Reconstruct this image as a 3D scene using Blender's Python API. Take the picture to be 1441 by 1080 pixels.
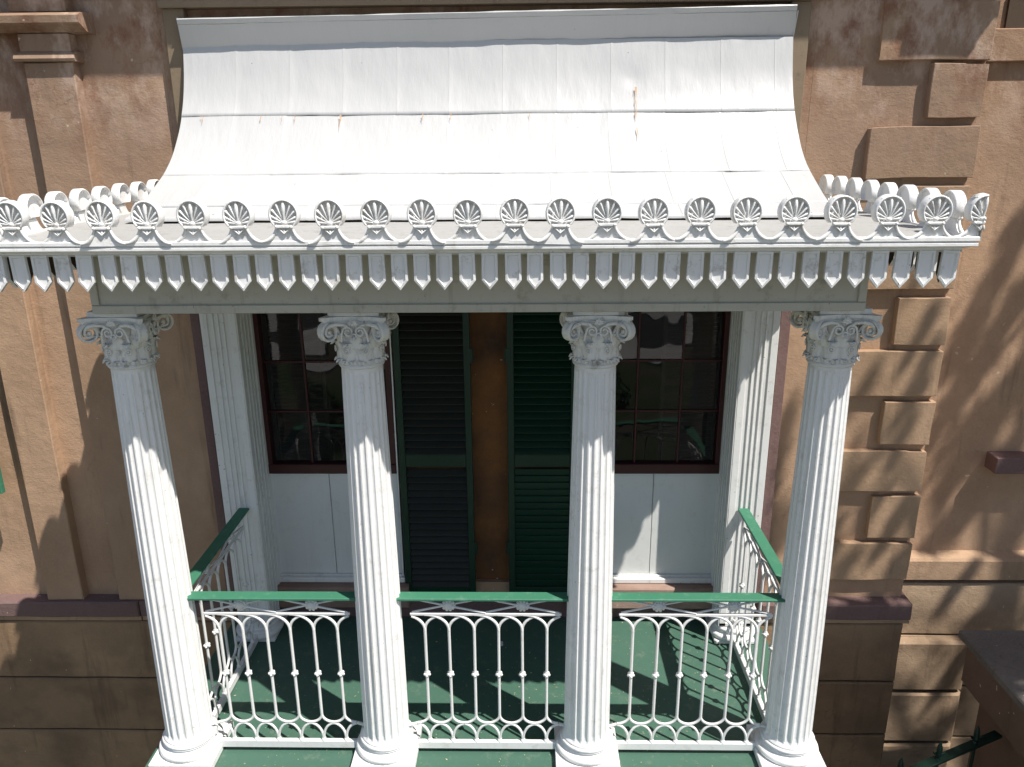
import bpy, math, random
from mathutils import Vector, Matrix, noise
random.seed(7)
R = math.radians
PI = math.pi
sc = bpy.context.scene
for o in list(bpy.data.objects):
    bpy.data.objects.remove(o)

# ------------------------------------------------------------------ camera, sky, sun, exposure
CAM = Vector((0.2546, -3.8826, 3.538)); YAW, PITCH, ROLL, FOC = -0.0214, 0.3031, -0.0088, 1111.9 / 1441
fw = Vector((math.sin(YAW) * math.cos(PITCH), math.cos(YAW) * math.cos(PITCH), -math.sin(PITCH)))
r0 = Vector((math.cos(YAW), -math.sin(YAW), 0)); u0 = r0.cross(fw)
rt = r0 * math.cos(ROLL) + u0 * math.sin(ROLL); up = u0 * math.cos(ROLL) - r0 * math.sin(ROLL)
cd = bpy.data.cameras.new('camera'); cam = bpy.data.objects.new('camera', cd); sc.collection.objects.link(cam)
mw = Matrix((rt, up, -fw)).transposed().to_4x4(); mw.translation = CAM
cam.matrix_world = mw
cd.sensor_fit = 'HORIZONTAL'; cd.sensor_width = 36; cd.lens = 36 * FOC
cd.clip_start = .05; cd.clip_end = 600
sc.camera = cam

SUN = Vector((.47, -.36, 1.0)).normalized()          # towards the sun
w = bpy.data.worlds.new('World'); sc.world = w; w.use_nodes = True
nt = w.node_tree; nt.nodes.clear()
sky = nt.nodes.new('ShaderNodeTexSky'); sky.sky_type = 'NISHITA'; sky.sun_disc = False
sky.sun_elevation = math.asin(SUN.z); sky.sun_rotation = math.atan2(SUN.x, SUN.y)
bg = nt.nodes.new('ShaderNodeBackground'); bg.inputs['Strength'].default_value = .088
wo = nt.nodes.new('ShaderNodeOutputWorld')
nt.links.new(sky.outputs[0], bg.inputs[0]); nt.links.new(bg.outputs[0], wo.inputs[0])
sl = bpy.data.lights.new('sun', 'SUN'); sl.energy = 5.0; sl.angle = R(.53); sl.color = (1, .955, .89)
so = bpy.data.objects.new('sun', sl); sc.collection.objects.link(so)
so.rotation_euler = SUN.to_track_quat('Z', 'Y').to_euler(); so.location = (6, -5, 12)
sc.view_settings.view_transform = 'Standard'; sc.view_settings.look = 'None'
sc.view_settings.exposure = .40; sc.view_settings.gamma = 1

# ------------------------------------------------------------------ materials
class NT:
    def __init__(s, name):
        s.m = bpy.data.materials.new(name); s.m.use_nodes = True; s.t = s.m.node_tree
        s.b = s.t.nodes['Principled BSDF']
        g = s.t.nodes.new('ShaderNodeNewGeometry'); s.pos = g.outputs['Position']
        s.h = None
    def L(s, a, b): s.t.links.new(a, b)
    def mapv(s, scale=(1, 1, 1), loc=(0, 0, 0)):
        n = s.t.nodes.new('ShaderNodeMapping'); n.inputs['Scale'].default_value = scale
        n.inputs['Location'].default_value = loc; s.L(s.pos, n.inputs[0]); return n.outputs[0]
    def noise(s, scale, detail=4, rough=.55, stretch=(1, 1, 1), loc=(0, 0, 0)):
        n = s.t.nodes.new('ShaderNodeTexNoise'); n.inputs['Scale'].default_value = scale
        n.inputs['Detail'].default_value = detail; n.inputs['Roughness'].default_value = rough
        s.L(s.mapv(stretch, loc), n.inputs['Vector']); return n.outputs['Fac']
    def ramp(s, f, a, b, va=0., vb=1.):
        n = s.t.nodes.new('ShaderNodeMapRange'); n.inputs['From Min'].default_value = a; n.inputs['From Max'].default_value = b
        n.inputs['To Min'].default_value = va; n.inputs['To Max'].default_value = vb
        s.L(f, n.inputs['Value']); return n.outputs['Result']
    def math(s, op, a, b):
        n = s.t.nodes.new('ShaderNodeMath'); n.operation = op; n.use_clamp = op in ('MULTIPLY',)
        for i, x in enumerate((a, b)):
            if isinstance(x, (int, float)): n.inputs[i].default_value = x
            else: s.L(x, n.inputs[i])
        return n.outputs[0]
    def mix(s, f, a, b):
        n = s.t.nodes.new('ShaderNodeMix'); n.data_type = 'RGBA'
        if isinstance(f, (int, float)): n.inputs['Factor'].default_value = f
        else: s.L(f, n.inputs['Factor'])
        for k, x in (('A', a), ('B', b)):
            i = [q for q in n.inputs if q.name == k and q.type == 'RGBA'][0]
            if isinstance(x, tuple): i.default_value = (*x, 1)
            else: s.L(x, i)
        return [q for q in n.outputs if q.type == 'RGBA'][0]
    def xyz(s):
        n = s.t.nodes.new('ShaderNodeSeparateXYZ'); s.L(s.pos, n.inputs[0]); return n.outputs
    def col(s, c):
        if isinstance(c, tuple): s.b.inputs['Base Color'].default_value = (*c, 1)
        else: s.L(c, s.b.inputs['Base Color'])
    def bump(s, h, strength, dist=.01):
        n = s.t.nodes.new('ShaderNodeBump'); n.inputs['Strength'].default_value = strength; n.inputs['Distance'].default_value = dist
        s.L(h, n.inputs['Height'])
        if s.h: s.L(s.h, n.inputs['Normal'])
        s.h = n.outputs[0]; s.L(s.h, s.b.inputs['Normal'])
    def rough(s, r, spec=.5):
        s.b.inputs['Roughness'].default_value = r; s.b.inputs['Specular IOR Level'].default_value = spec

def island(n):
    g = n.t.nodes.new('ShaderNodeObjectInfo'); return g.outputs['Random']

def stucco(name, c1, c2, stain=True, rain=.5):
    n = NT(name)
    big = n.noise(1.3, 5, .6)
    c = n.mix(n.ramp(big, .36, .64), c1, tuple(x * .86 for x in c2))
    med = n.noise(7, 6, .65, (1, 1, .55))
    c = n.mix(n.ramp(med, .45, .75, 0, .55), c, tuple(x * .68 for x in c1))
    fine = n.noise(55, 5, .7)
    c = n.mix(n.ramp(fine, .35, .7, 0, .34), c, tuple(min(1, x * 1.35) for x in c2))
    c = n.mix(n.ramp(island(n), 0, 1, 0, .5), c, tuple(x * .70 for x in c2))
    # dark vertical weather streaks
    st = n.noise(5, 4, .6, (1.6, 1.6, .16), (3.3, 0, 0))
    c = n.mix(n.ramp(st, .58, .74, 0, rain), c, (.075, .05, .036))
    if stain:
        z = n.xyz()[2]
        zf = n.ramp(z, 3.3, 4.1)
        c = n.mix(n.math('MULTIPLY', n.ramp(z, 2.7, 3.5), n.ramp(n.noise(.9, 3, .5, (1, 1, .5), (2, 0, 0)), .38, .55, .15, .62)), c, (.25, .17, .125))
        pt = n.noise(3.4, 7, .72, (1, 1, .6), (0, 0, 5))
        c = n.mix(n.math('MULTIPLY', zf, n.ramp(pt, .50, .60, 0, .85)), c, (.50, .37, .29))
        pt2 = n.noise(4.7, 6, .7, (1, 1, .6), (7, 0, 5))
        c = n.mix(n.math('MULTIPLY', zf, n.ramp(pt2, .5, .66, 0, .8)), c, (.20, .085, .05))
        sm = n.noise(2.1, 5, .6, (1, 1, 1.3), (1, 4, 2))
        lo = n.ramp(z, .2, -.4)
        c = n.mix(n.math('MULTIPLY', lo, n.ramp(sm, .42, .66, 0, .65)), c, (.13, .095, .065))
    # little chips that show the pale ground coat
    ch = n.noise(19, 3, .5, (1, 1, 1), (5, 5, 5))
    c = n.mix(n.ramp(ch, .735, .75, 0, .7), c, (.62, .5, .38))
    # hairline cracks wandering through the render
    vm = n.t.nodes.new('ShaderNodeVectorMath'); vm.operation = 'MULTIPLY_ADD'
    nz = n.t.nodes.new('ShaderNodeTexNoise'); nz.inputs['Scale'].default_value = 4; nz.inputs['Detail'].default_value = 5
    n.L(n.pos, nz.inputs['Vector']); n.L(nz.outputs['Color'], vm.inputs[0]); vm.inputs[1].default_value = (.45, .45, .45); n.L(n.pos, vm.inputs[2])
    vo = n.t.nodes.new('ShaderNodeTexVoronoi'); vo.feature = 'DISTANCE_TO_EDGE'; vo.inputs['Scale'].default_value = 1.15; n.L(vm.outputs[0], vo.inputs['Vector'])
    cm = n.math('MULTIPLY', n.ramp(vo.outputs['Distance'], .0, .0045, 1, 0), n.ramp(n.noise(1.1, 2, .5, (1, 1, 1), (8, 8, 1)), .56, .64))
    c = n.mix(n.math('MULTIPLY', cm, .42), c, (.07, .045, .03))
    n.col(c); n.rough(.92, .15)
    n.bump(n.noise(5, 4, .6), .35, .03)
    n.bump(n.noise(48, 6, .7, (1, 1, 1.8)), .45, .006)
    n.bump(n.noise(190, 3, .6), .35, .002)
    return n.m

def paint(name, base, dirt, amt=.35, rough=.5, bumps=(.25, .12), streak=.25, flakes=None):
    n = NT(name)
    c = n.mix(n.ramp(n.noise(2.3, 4), .35, .7, 0, .5), base, tuple(x * .88 for x in base))
    c = n.mix(n.ramp(n.noise(11, 7, .75), .55, .72, 0, amt), c, dirt)
    c = n.mix(n.ramp(n.noise(9, 5, .7, (1.5, 1.5, .12)), .55, .75, 0, streak), c, dirt)
    if flakes:
        c = n.mix(n.ramp(n.noise(60, 4, .6, (1, 1, .7), (4, 2, 1)), .70, .72, 0, .85), c, flakes)
    n.col(c); n.rough(rough, .4)
    n.bump(n.noise(14, 5, .65), bumps[0], .006)
    n.bump(n.noise(130, 4, .6, (1, 1, .5)), bumps[1], .0015)
    return n.m

M = {}
M['stucco'] = stucco('sandstone_stucco', (.50, .335, .222), (.42, .272, .175))
M['block'] = stucco('tan_stone_block', (.49, .335, .222), (.43, .285, .18), True, .35)
M['course_sunlit'] = stucco('sunlit_rusticated_stone', (.55, .40, .27), (.44, .31, .205), True, .4)  # lit copy of the course stone, sunlight lightened into its colour
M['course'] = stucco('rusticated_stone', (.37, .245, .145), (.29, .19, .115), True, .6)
M['purple'] = stucco('purple_brownstone', (.17, .105, .095), (.22, .145, .135), False, .4)
M['rust'] = stucco('orange_weathered_stucco', (.36, .15, .045), (.085, .05, .035), False, 1.)
M['sill_stone'] = stucco('pink_sill_stone', (.42, .30, .25), (.27, .18, .14), False, .3)
M['white'] = paint('white_paint', (.83, .825, .81), (.44, .41, .35), .5, .45, (.5, .25), streak=.45, flakes=(.33, .30, .25))
M['white_wood'] = paint('white_painted_wood', (.79, .785, .765), (.30, .28, .23), .45, .5, streak=.4, flakes=(.18, .16, .13))
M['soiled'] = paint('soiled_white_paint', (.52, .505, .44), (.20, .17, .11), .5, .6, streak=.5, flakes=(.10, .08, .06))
M['capital'] = paint('aged_white_cast', (.78, .765, .72), (.16, .13, .08), .8, .6, (.6, .4), .5, (.05, .04, .03))
M['cast_white'] = paint('white_cast_cresting', (.80, .795, .78), (.36, .30, .24), .75, .45, (.5, .3), .3, (.30, .17, .10))
M['iron_white'] = paint('white_cast_iron', (.74, .735, .72), (.38, .33, .27), .35, .42, streak=.2)
M['gutter_floor'] = paint('weathered_gutter_paint', (.39, .385, .37), (.20, .185, .165), .7, .6, (.5, .3), .3, (.33, .17, .12))
M['panel'] = paint('grey_white_panel', (.72, .725, .71), (.38, .36, .32), .25, .5, streak=.15)
M['green'] = paint('green_floor_paint', (.060, .132, .095), (.16, .20, .155), .75, .5, (.3, .2), .2, (.34, .36, .22))
M['green_rail'] = paint('green_rail_paint', (.045, .185, .11), (.14, .28, .20), .75, .6, (.5, .4), .15, (.26, .36, .28))
M['shutter_green'] = paint('dark_green_shutter', (.006, .032, .018), (.010, .03, .02), .4, .4, (.2, .1), .1)
M['slat'] = paint('dark_louvre', (.022, .024, .019), (.016, .018, .014), .4, .5, (.2, .1), .1)
M['oxblood'] = paint('oxblood_frame', (.052, .012, .013), (.05, .015, .015), .4, .4, (.2, .1), .1)
M['olive_board'] = paint('olive_brown_board', (.24, .18, .118), (.11, .082, .055), .6, .7, (.3, .3), .5)
M['pend_back_and_shade'] = paint('brown_wood_and_shade', (.085, .055, .035), (.03, .02, .015), .5, .8)
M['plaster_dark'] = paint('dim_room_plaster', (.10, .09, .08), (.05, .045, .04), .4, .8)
M['blind'] = paint('dark_louvre_blind', (.05, .042, .035), (.03, .025, .02), .4, .6)
M['wallbrown'] = stucco('dark_brown_render', (.20, .135, .10), (.16, .105, .08), False, .5)
M['slate'] = stucco('dark_mossy_slate', (.085, .078, .072), (.22, .20, .18), False, .6)
M['iron_green'] = paint('green_black_iron', (.006, .026, .019), (.01, .02, .015), .4, .35)
M['bark'] = stucco('bark', (.13, .10, .075), (.09, .07, .05), False, .5)
M['litter'] = paint('dry_leaf_crumbs', (.42, .40, .25), (.22, .17, .09), .8, .9)
M['paper'] = paint('paper', (.8, .8, .8), (.6, .6, .6), .2)
M['seam'] = paint('dark_seam_gap', (.09, .065, .05), (.05, .04, .03), .4, .8)

def roofmat():
    n = NT('white_metal_roof')
    base = n.mix(n.ramp(n.noise(1.7, 4), .35, .7, 0, .6), (.50, .50, .495), (.455, .46, .46))
    st = n.noise(26, 4, .6, (1, .12, .12))
    c = n.mix(n.ramp(st, .5, .8, 0, .2), base, (.42, .41, .39))
    sp = n.noise(30, 2, .5, (1, 1, 1), (9, 1, 3))
    c = n.mix(n.ramp(sp, .775, .79, 0, .9), c, (.17, .17, .18))
    n.col(c); n.rough(.42, .4)
    n.bump(n.noise(3.2, 3, .5, (1, .5, .5)), .5, .02)
    n.bump(n.noise(17, 5, .6, (1.8, .5, .5)), .4, .006)
    n.bump(n.noise(120, 3, .6), .15, .001)
    return n.m
M['roof'] = roofmat()
def ruststreak():
    n = NT('rust_streak')
    n.col(n.mix(n.noise(40, 3), (.46, .22, .075), (.55, .42, .30))); n.rough(.8, .2)
    f = n.noise(42, 4, .6, (1.6, .25, .25))
    n.L(n.ramp(f, .42, .60), n.b.inputs['Alpha']); return n.m
M['rustmark'] = ruststreak()
def glass():
    n = NT('old_wavy_glass')
    n.b.inputs['Base Color'].default_value = (.012, .013, .014, 1)
    n.rough(.02, .5); n.b.inputs['Alpha'].default_value = .5
    n.b.inputs['IOR'].default_value = 1.52; n.b.inputs['Coat Weight'].default_value = 1.0; n.b.inputs['Coat Roughness'].default_value = .01
    n.bump(n.noise(2.4, 2, .4, (1, 1, .6)), .28, .03)
    nrm = n.h; n.L(nrm, n.b.inputs['Coat Normal'])
    return n.m
M['glass'] = glass()
def leafmat():
    n = NT('dark_foliage')
    n.col(n.mix(n.ramp(island(n), 0, 1), (.045, .085, .025), (.07, .11, .035))); n.rough(.6, .3); return n.m
M['leaf'] = leafmat()
def groundmat():
    n = NT('garden_ground')
    c = n.mix(n.ramp(n.noise(.5, 5), .4, .6), (.05, .075, .03), (.10, .085, .06))
    n.col(c); n.rough(.95, .1); n.bump(n.noise(20, 4), .5, .03); return n.m
M['ground'] = groundmat()
M['paving'] = stucco('pale_paving', (.38, .35, .32), (.32, .30, .28), False, .3)
M['concrete'] = stucco('bright_reflection_concrete', (.60, .57, .54), (.50, .48, .46), False, .3)
M['asphalt'] = stucco('road_asphalt', (.06, .06, .06), (.05, .05, .05), False, .1)
M['cream'] = stucco('cream_house_paint', (.45, .40, .34), (.40, .36, .31), False, .2)

# ------------------------------------------------------------------ mesh tools
class B:
    def __init__(s): s.v = []; s.f = []; s.mi = []; s.sm = []
    def add(s, v, f, mi=0, smooth=False):
        o = len(s.v); s.v += [tuple(p) for p in v]; s.f += [tuple(i + o for i in q) for q in f]
        s.mi += [mi] * len(f); s.sm += [smooth] * len(f); return s
    def box(s, x0, x1, y0, y1, z0, z1, b=.003, mi=0):
        if x0 > x1: x0, x1 = x1, x0
        if y0 > y1: y0, y1 = y1, y0
        if z0 > z1: z0, z1 = z1, z0
        b = min(b, (x1 - x0) * .3, (y1 - y0) * .3, (z1 - z0) * .3)
        c = ((x0, x1), (y0, y1), (z0, z1))
        V = []; idx = {}
        for i in (0, 1):
            for j in (0, 1):
                for k in (0, 1):
                    for a in range(3):
                        p = [c[0][i], c[1][j], c[2][k]]
                        for t, q in enumerate((i, j, k)):
                            if t != a: p[t] += b if q == 0 else -b
                        idx[i, j, k, a] = len(V); V.append(p)
        F = []
        def g(b3, a): return idx[b3[0], b3[1], b3[2], a]
        for a in range(3):
            u, w_ = [(1, 2), (2, 0), (0, 1)][a]
            for q in (0, 1):
                ring = []
                for (m_, n_) in ((0, 0), (1, 0), (1, 1), (0, 1)):
                    t = [0, 0, 0]; t[a] = q; t[u] = m_; t[w_] = n_; ring.append(g(t, a))
                F.append(ring if q else ring[::-1])
            # edges along axis a
            for m_ in (0, 1):
                for n_ in (0, 1):
                    t0 = [0, 0, 0]; t1 = [0, 0, 0]; t0[a] = 0; t1[a] = 1
                    for t in (t0, t1): t[u] = m_; t[w_] = n_
                    q = [g(t0, u), g(t1, u), g(t1, w_), g(t0, w_)]
                    F.append(q if (m_ == n_) else q[::-1])
        for i in (0, 1):
            for j in (0, 1):
                for k in (0, 1):
                    q = [idx[i, j, k, a] for a in range(3)]
                    F.append(q if (i + j + k) % 2 else q[::-1])
        return s.add(V, F, mi)
    def prism(s, pts, y0, y1, mi=0, axis='y', smooth=False):
        n = len(pts)
        if axis == 'y': V = [(x, y0, z) for x, z in pts] + [(x, y1, z) for x, z in pts]
        elif axis == 'x': V = [(y0, x, z) for x, z in pts] + [(y1, x, z) for x, z in pts]
        else: V = [(x, z, y0) for x, z in pts] + [(x, z, y1) for x, z in pts]
        F = [tuple(range(n)), tuple(range(2 * n - 1, n - 1, -1))] + [(i, i + n, (i + 1) % n + n, (i + 1) % n) for i in range(n)]
        return s.add(V, F, mi, smooth)
    def lathe(s, prof, seg=40, c=(0, 0, 0), mi=0, smooth=True, cap=True):
        V = []; F = []
        for r, z in prof:
            for i in range(seg):
                a = 2 * PI * i / seg; V.append((c[0] + r * math.cos(a), c[1] + r * math.sin(a), c[2] + z))
        for k in range(len(prof) - 1):
            for i in range(seg):
                j = (i + 1) % seg; F.append((k * seg + i, k * seg + j, (k + 1) * seg + j, (k + 1) * seg + i))
        s.add(V, F, mi, smooth)
        if cap:
            s.add([V[i] for i in range(seg)], [tuple(range(seg))[::-1]], mi)
            s.add(V[-seg:], [tuple(range(seg))], mi)
        return s
    def tube(s, path, r, seg=8, mi=0, flat=None, closed=False):
        path = [Vector(p) for p in path]; n = len(path); V = []; F = []
        rs = r if isinstance(r, (list, tuple)) else [r] * n
        prev = None
        for k in range(n):
            if closed: t = path[(k + 1) % n] - path[k - 1]
            else: t = path[min(k + 1, n - 1)] - path[max(k - 1, 0)]
            t.normalize()
            if prev is None:
                ref = Vector(flat) if flat else (Vector((0, 1, 0)) if abs(t.y) < .9 else Vector((1, 0, 0)))
            else: ref = prev
            a = (ref - t * ref.dot(t)).normalized(); b = t.cross(a); prev = a
            for i in range(seg):
                q = 2 * PI * (i + .5) / seg
                V.append(path[k] + (a * math.cos(q) + b * math.sin(q)) * rs[k])
        m = n if closed else n - 1
        for k in range(m):
            k2 = (k + 1) % n
            for i in range(seg):
                j = (i + 1) % seg; F.append((k * seg + i, k * seg + j, k2 * seg + j, k2 * seg + i))
        s.add(V, F, mi, True)
        if not closed:
            s.add(V[:seg], [tuple(range(seg))[::-1]], mi); s.add(V[-seg:], [tuple(range(seg))], mi)
        return s
    def ball(s, c, r, sx=1, sy=1, sz=1, seg=8, rings=5, mi=0):
        V = []; F = []
        for k in range(rings + 1):
            t = PI * k / rings
            for i in range(seg):
                a = 2 * PI * i / seg
                V.append((c[0] + r * sx * math.sin(t) * math.cos(a), c[1] + r * sy * math.sin(t) * math.sin(a), c[2] - r * sz * math.cos(t)))
        for k in range(rings):
            for i in range(seg):
                j = (i + 1) % seg; F.append((k * seg + i, k * seg + j, (k + 1) * seg + j, (k + 1) * seg + i))
        return s.add(V, F, mi, True)
    def xf(s, m):
        s.v = [tuple(m @ Vector(p)) for p in s.v]; return s
    def join(s, o, m=None):
        vv = [tuple(m @ Vector(p)) for p in o.v] if m else o.v
        k = len(s.v); s.v += vv; s.f += [tuple(i + k for i in q) for q in o.f]; s.mi += o.mi; s.sm += o.sm; return s
    def mesh(s, name, mats):
        me = bpy.data.meshes.new(name); me.from_pydata(s.v, [], s.f)
        if not isinstance(mats, (list, tuple)): mats = [mats]
        for m in mats: me.materials.append(M[m] if isinstance(m, str) else m)
        me.polygons.foreach_set('material_index', s.mi); me.polygons.foreach_set('use_smooth', s.sm)
        me.update(); me.validate()
        return me

def link(name, me, parent=None, loc=None, rot=None, scale=None):
    o = bpy.data.objects.new(name, me); sc.collection.objects.link(o)
    if parent is not None: o.parent = parent
    if loc is not None: o.location = loc
    if rot is not None: o.rotation_euler = rot
    if scale is not None: o.scale = scale
    return o
def part(name, b, mats, parent, **k): return link(name, b.mesh(name, mats), parent, **k)
def bx(name, mat, parent, x0, x1, y0, y1, z0, z1, b=.003, **k):
    return part(name, B().box(x0, x1, y0, y1, z0, z1, b), mat, parent, **k)
def thing(name, label, cat, loc=(0, 0, 0), rot=(0, 0, 0), group=None):
    o = link(name, None, None, loc, rot); o['label'] = label; o['category'] = cat
    if group: o['group'] = group
    return o
def setting(name, b, mat):
    o = part(name, b, mat, None); o['kind'] = 'structure'; return o

# rough-edged stone block: chamfered box with slightly wandering faces
def stone(x0, x1, y0, y1, z0, z1, b=.008, nx=6, nz=3, amp=.003):
    """front face at y0 subdivided and worn"""
    g = B(); V = []; F = []
    xs = [x0 + b + (x1 - x0 - 2 * b) * i / nx for i in range(nx + 1)]
    zs = [z0 + b + (z1 - z0 - 2 * b) * k / nz for k in range(nz + 1)]
    def wob(p, a=amp):
        q = Vector(p) * 3.1
        return (p[0] + a * noise.noise(q), p[1] + a * noise.noise(q + Vector((9, 3, 1))), p[2] + a * noise.noise(q + Vector((2, 7, 5))))
    for z in zs:
        for x in xs: V.append(wob((x, y0, z)))
    n = nx + 1
    for k in range(nz):
        for i in range(nx): F.append((k * n + i, k * n + i + 1, (k + 1) * n + i + 1, (k + 1) * n + i))
    ring = [i for i in range(n)] + [k * n + nx for k in range(1, nz + 1)] + [nz * n + i for i in range(nx - 1, -1, -1)] + [k * n for k in range(nz - 1, 0, -1)]
    m = len(ring)
    def out(p, y, d):
        x = x0 if p[0] < x0 + b * 1.6 else (x1 if p[0] > x1 - b * 1.6 else p[0])
        z = z0 if p[2] < z0 + b * 1.6 else (z1 if p[2] > z1 - b * 1.6 else p[2])
        return (x, y, z)
    o1 = len(V)
    for i in ring: V.append(wob(out(V[i], y0 + b, 1), amp * 1.2))
    o2 = len(V)
    for i in ring: V.append(out(V[i], y1, 1))
    for i in range(m):
        j = (i + 1) % m
        F.append((ring[j], ring[i], o1 + i, o1 + j)); F.append((o1 + j, o1 + i, o2 + i, o2 + j))
    return g.add(V, F)

# ================================================================== HOUSE
WY = 1.42
house = thing('house', 'tan stucco and sandstone house wall with quoins, pilasters and tall windows behind the balcony', 'house')
# --- main walls
def wallpart(x0, x1, y0, y1, z0, z1, mat='stucco', name='wall'): return bx(name, mat, house, x0, x1, y0, y1, z0, z1, .002)
wallpart(-9, -2.03, WY, 1.9, .12, 6.2)
wallpart(2.03, 3.085, WY, 1.9, .12, 6.2)
wallpart(-2.03, 2.03, WY, 1.9, 2.66, 6.2)
wallpart(-.70, .62, WY + .03, 1.9, .24, 2.66, 'rust', 'wall')
wallpart(-2.03, -1.645, WY, 1.9, .12, 2.66)
wallpart(1.64, 2.03, WY, 1.9, .12, 2.66)
wallpart(-9, 3.06, 1.46, 1.9, -3.6, .12, 'course')
wallpart(3.085, 12, 1.86, 2.3, -3.6, 6.2)
# interior room behind the windows
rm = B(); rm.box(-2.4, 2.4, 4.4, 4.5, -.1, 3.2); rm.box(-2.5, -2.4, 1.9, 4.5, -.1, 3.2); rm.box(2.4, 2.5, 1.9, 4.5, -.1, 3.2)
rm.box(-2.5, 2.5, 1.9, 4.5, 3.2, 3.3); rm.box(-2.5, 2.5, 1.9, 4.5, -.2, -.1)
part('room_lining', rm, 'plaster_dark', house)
# --- cornice and frieze above the frame
bx('frieze_board', 'olive_board', house, -9, 3.2, WY - .07, WY + .01, 4.405, 4.52)
cor = B().prism([(WY, 5.05), (WY - .10, 5.10), (WY - .14, 5.22), (WY - .44, 5.26), (WY - .46, 5.36), (WY - .54, 5.42), (WY - .54, 5.50), (WY, 5.55)], -9, 3.62, axis='x')
part('cornice', cor, 'block', house)
part('cornice', B().prism([(WY - .5405, 5.40), (WY - .57, 5.41), (WY - .57, 5.50), (WY - .5405, 5.50)], 3.2, 3.62, axis='x'), 'block', house)  # small projection added out of frame to lower the shade on the top quoin
part('cornice', B().prism([(1.86, 5.05), (1.76, 5.10), (1.72, 5.20), (1.62, 5.26), (1.60, 5.36), (1.60, 5.50), (1.86, 5.55)], 3.63, 12, axis='x'), 'block', house)
part('roof', B().prism([(.90, 5.56), (12, 5.56), (12, 9.5), (7, 10)], -9.3, 3.60, axis='x'), 'slate', house)
part('roof', B().prism([(1.62, 5.56), (12, 5.56), (12, 9.5), (7, 9.8)], 3.605, 12.3, axis='x'), 'slate', house)
# --- giant pilasters at the left
for x0, x1 in ((-2.875, -2.565), (-3.43, -3.155)):
    st = B(); st.join(stone(x0, x1, WY - .085, WY + .02, .175, 4.0, .006, 3, 34, .0035)); part('pilaster', st, 'stucco', house)
    c = B()
    c.prism([(WY, 4.0), (WY - .115, 4.005), (WY - .125, 4.02), (WY - .115, 4.045), (WY - .09, 4.06), (WY, 4.06)], x0 - .035, x1 + .035, axis='x')
    c.box(x0 - .004, x1 + .004, WY - .09, WY, 4.06, 4.165, .004)
    c.prism([(WY, 4.165), (WY - .10, 4.17), (WY - .165, 4.205), (WY - .18, 4.215), (WY - .185, 4.255), (WY - .14, 4.275), (WY, 4.285)], x0 - .10, x1 + .13, axis='x')
    c.box(x0 - .02, x1 + .02, WY - .10, WY, 4.286, 4.40, .004)
    part('pilaster_capital', c, 'block', house)
part('moulding', B().prism([(WY, 4.165), (WY - .10, 4.17), (WY - .165, 4.205), (WY - .18, 4.215), (WY - .185, 4.255), (WY - .14, 4.275), (WY, 4.285)], -3.06, -2.98, axis='x'), 'block', house)
# --- string course and rusticated courses
def string(x0, x1, yf):
    g = stone(x0, x1, yf, 1.5, .045, .175, .01, int((x1 - x0) * 8), 2, .005)
    part('string_course', g, 'purple', house)
    part('string_course', stone(x0, x1, yf + .02, 1.5, .004, .044, .004, int((x1 - x0) * 8), 1, .003), 'block', house)
string(-9, -2.72, 1.30); string(-2.716, -2.0, 1.305); string(2.0, 3.125, 1.30)
zc = [-.012, -.535, -1.035, -1.53, -2.03, -2.53, -3.03, -3.55]
for a, b_ in zip(zc[:-1], zc[1:]):
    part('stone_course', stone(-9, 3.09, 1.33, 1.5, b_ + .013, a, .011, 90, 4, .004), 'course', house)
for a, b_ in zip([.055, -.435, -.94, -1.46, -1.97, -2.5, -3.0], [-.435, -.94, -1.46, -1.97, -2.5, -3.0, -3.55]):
    part('stone_course', stone(3.092, 12, 1.80, 1.95, b_ + .014, a, .009, 70, 4, .004), 'course_sunlit', house)
for a, b_ in zip([-.435, -.94, -1.46], [-.94, -1.46, -1.97]):
    part('stone_course', stone(3.10, 3.88, 1.725, 1.80, b_ + .014, a - .012, .02, 8, 4, .004), 'course_sunlit', house)
part('belt_course', B().prism([(1.86, .325), (1.79, .29), (1.775, .27), (1.775, .105), (1.86, .10)], 3.09, 12, axis='x'), 'block', house)
# --- quoins
QF = WY - .052
qz = [(4.30, 3.965), (3.945, 3.625), (3.575, 3.262), (3.21, 2.915), (2.885, 2.545), (2.485, 2.16), (2.115, 1.795), (1.752, 1.435), (1.385, 1.075), (1.035, .70), (.655, .35)]
qx = [2.40, 2.75, 2.415, 2.735, 2.38, 2.735, 2.40, 2.735, 2.41, 2.735, 2.41]
for k, ((zt, zb), xl) in enumerate(zip(qz, qx)):
    part('quoin_block', stone(xl, 3.085 + random.uniform(-.004, .012), QF, 1.86, zb, zt, .004, 18, 9, .008), 'block', house)
part('quoin_block', stone(2.40, 3.09, QF - .03, 1.86, 4.345, 4.9, .011, 8, 5, .005), 'block', house)
# --- lintel, sill of the window at the far right
bx('lintel', 'stucco', house, 3.30, 6, 1.815, 1.87, 3.985, 4.188, .006)
bx('recess_shade', 'pend_back_and_shade', house, 3.40, 6, 1.84, 1.859, 4.19, 4.40, .002)  # dark brown sheet painted in for the shade inside the window opening
bx('window_sill', 'purple', house, 3.80, 5.4, 1.715, 1.87, 1.055, 1.185, .006)
# brown jamb strips beside the portico
bx('jamb_strip', 'purple', house, -2.045, -1.985, 1.34, WY + .01, .18, 2.9)
bx('jamb_strip', 'purple', house, 1.95, 2.02, 1.34, WY + .01, .18, 2.9)

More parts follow.
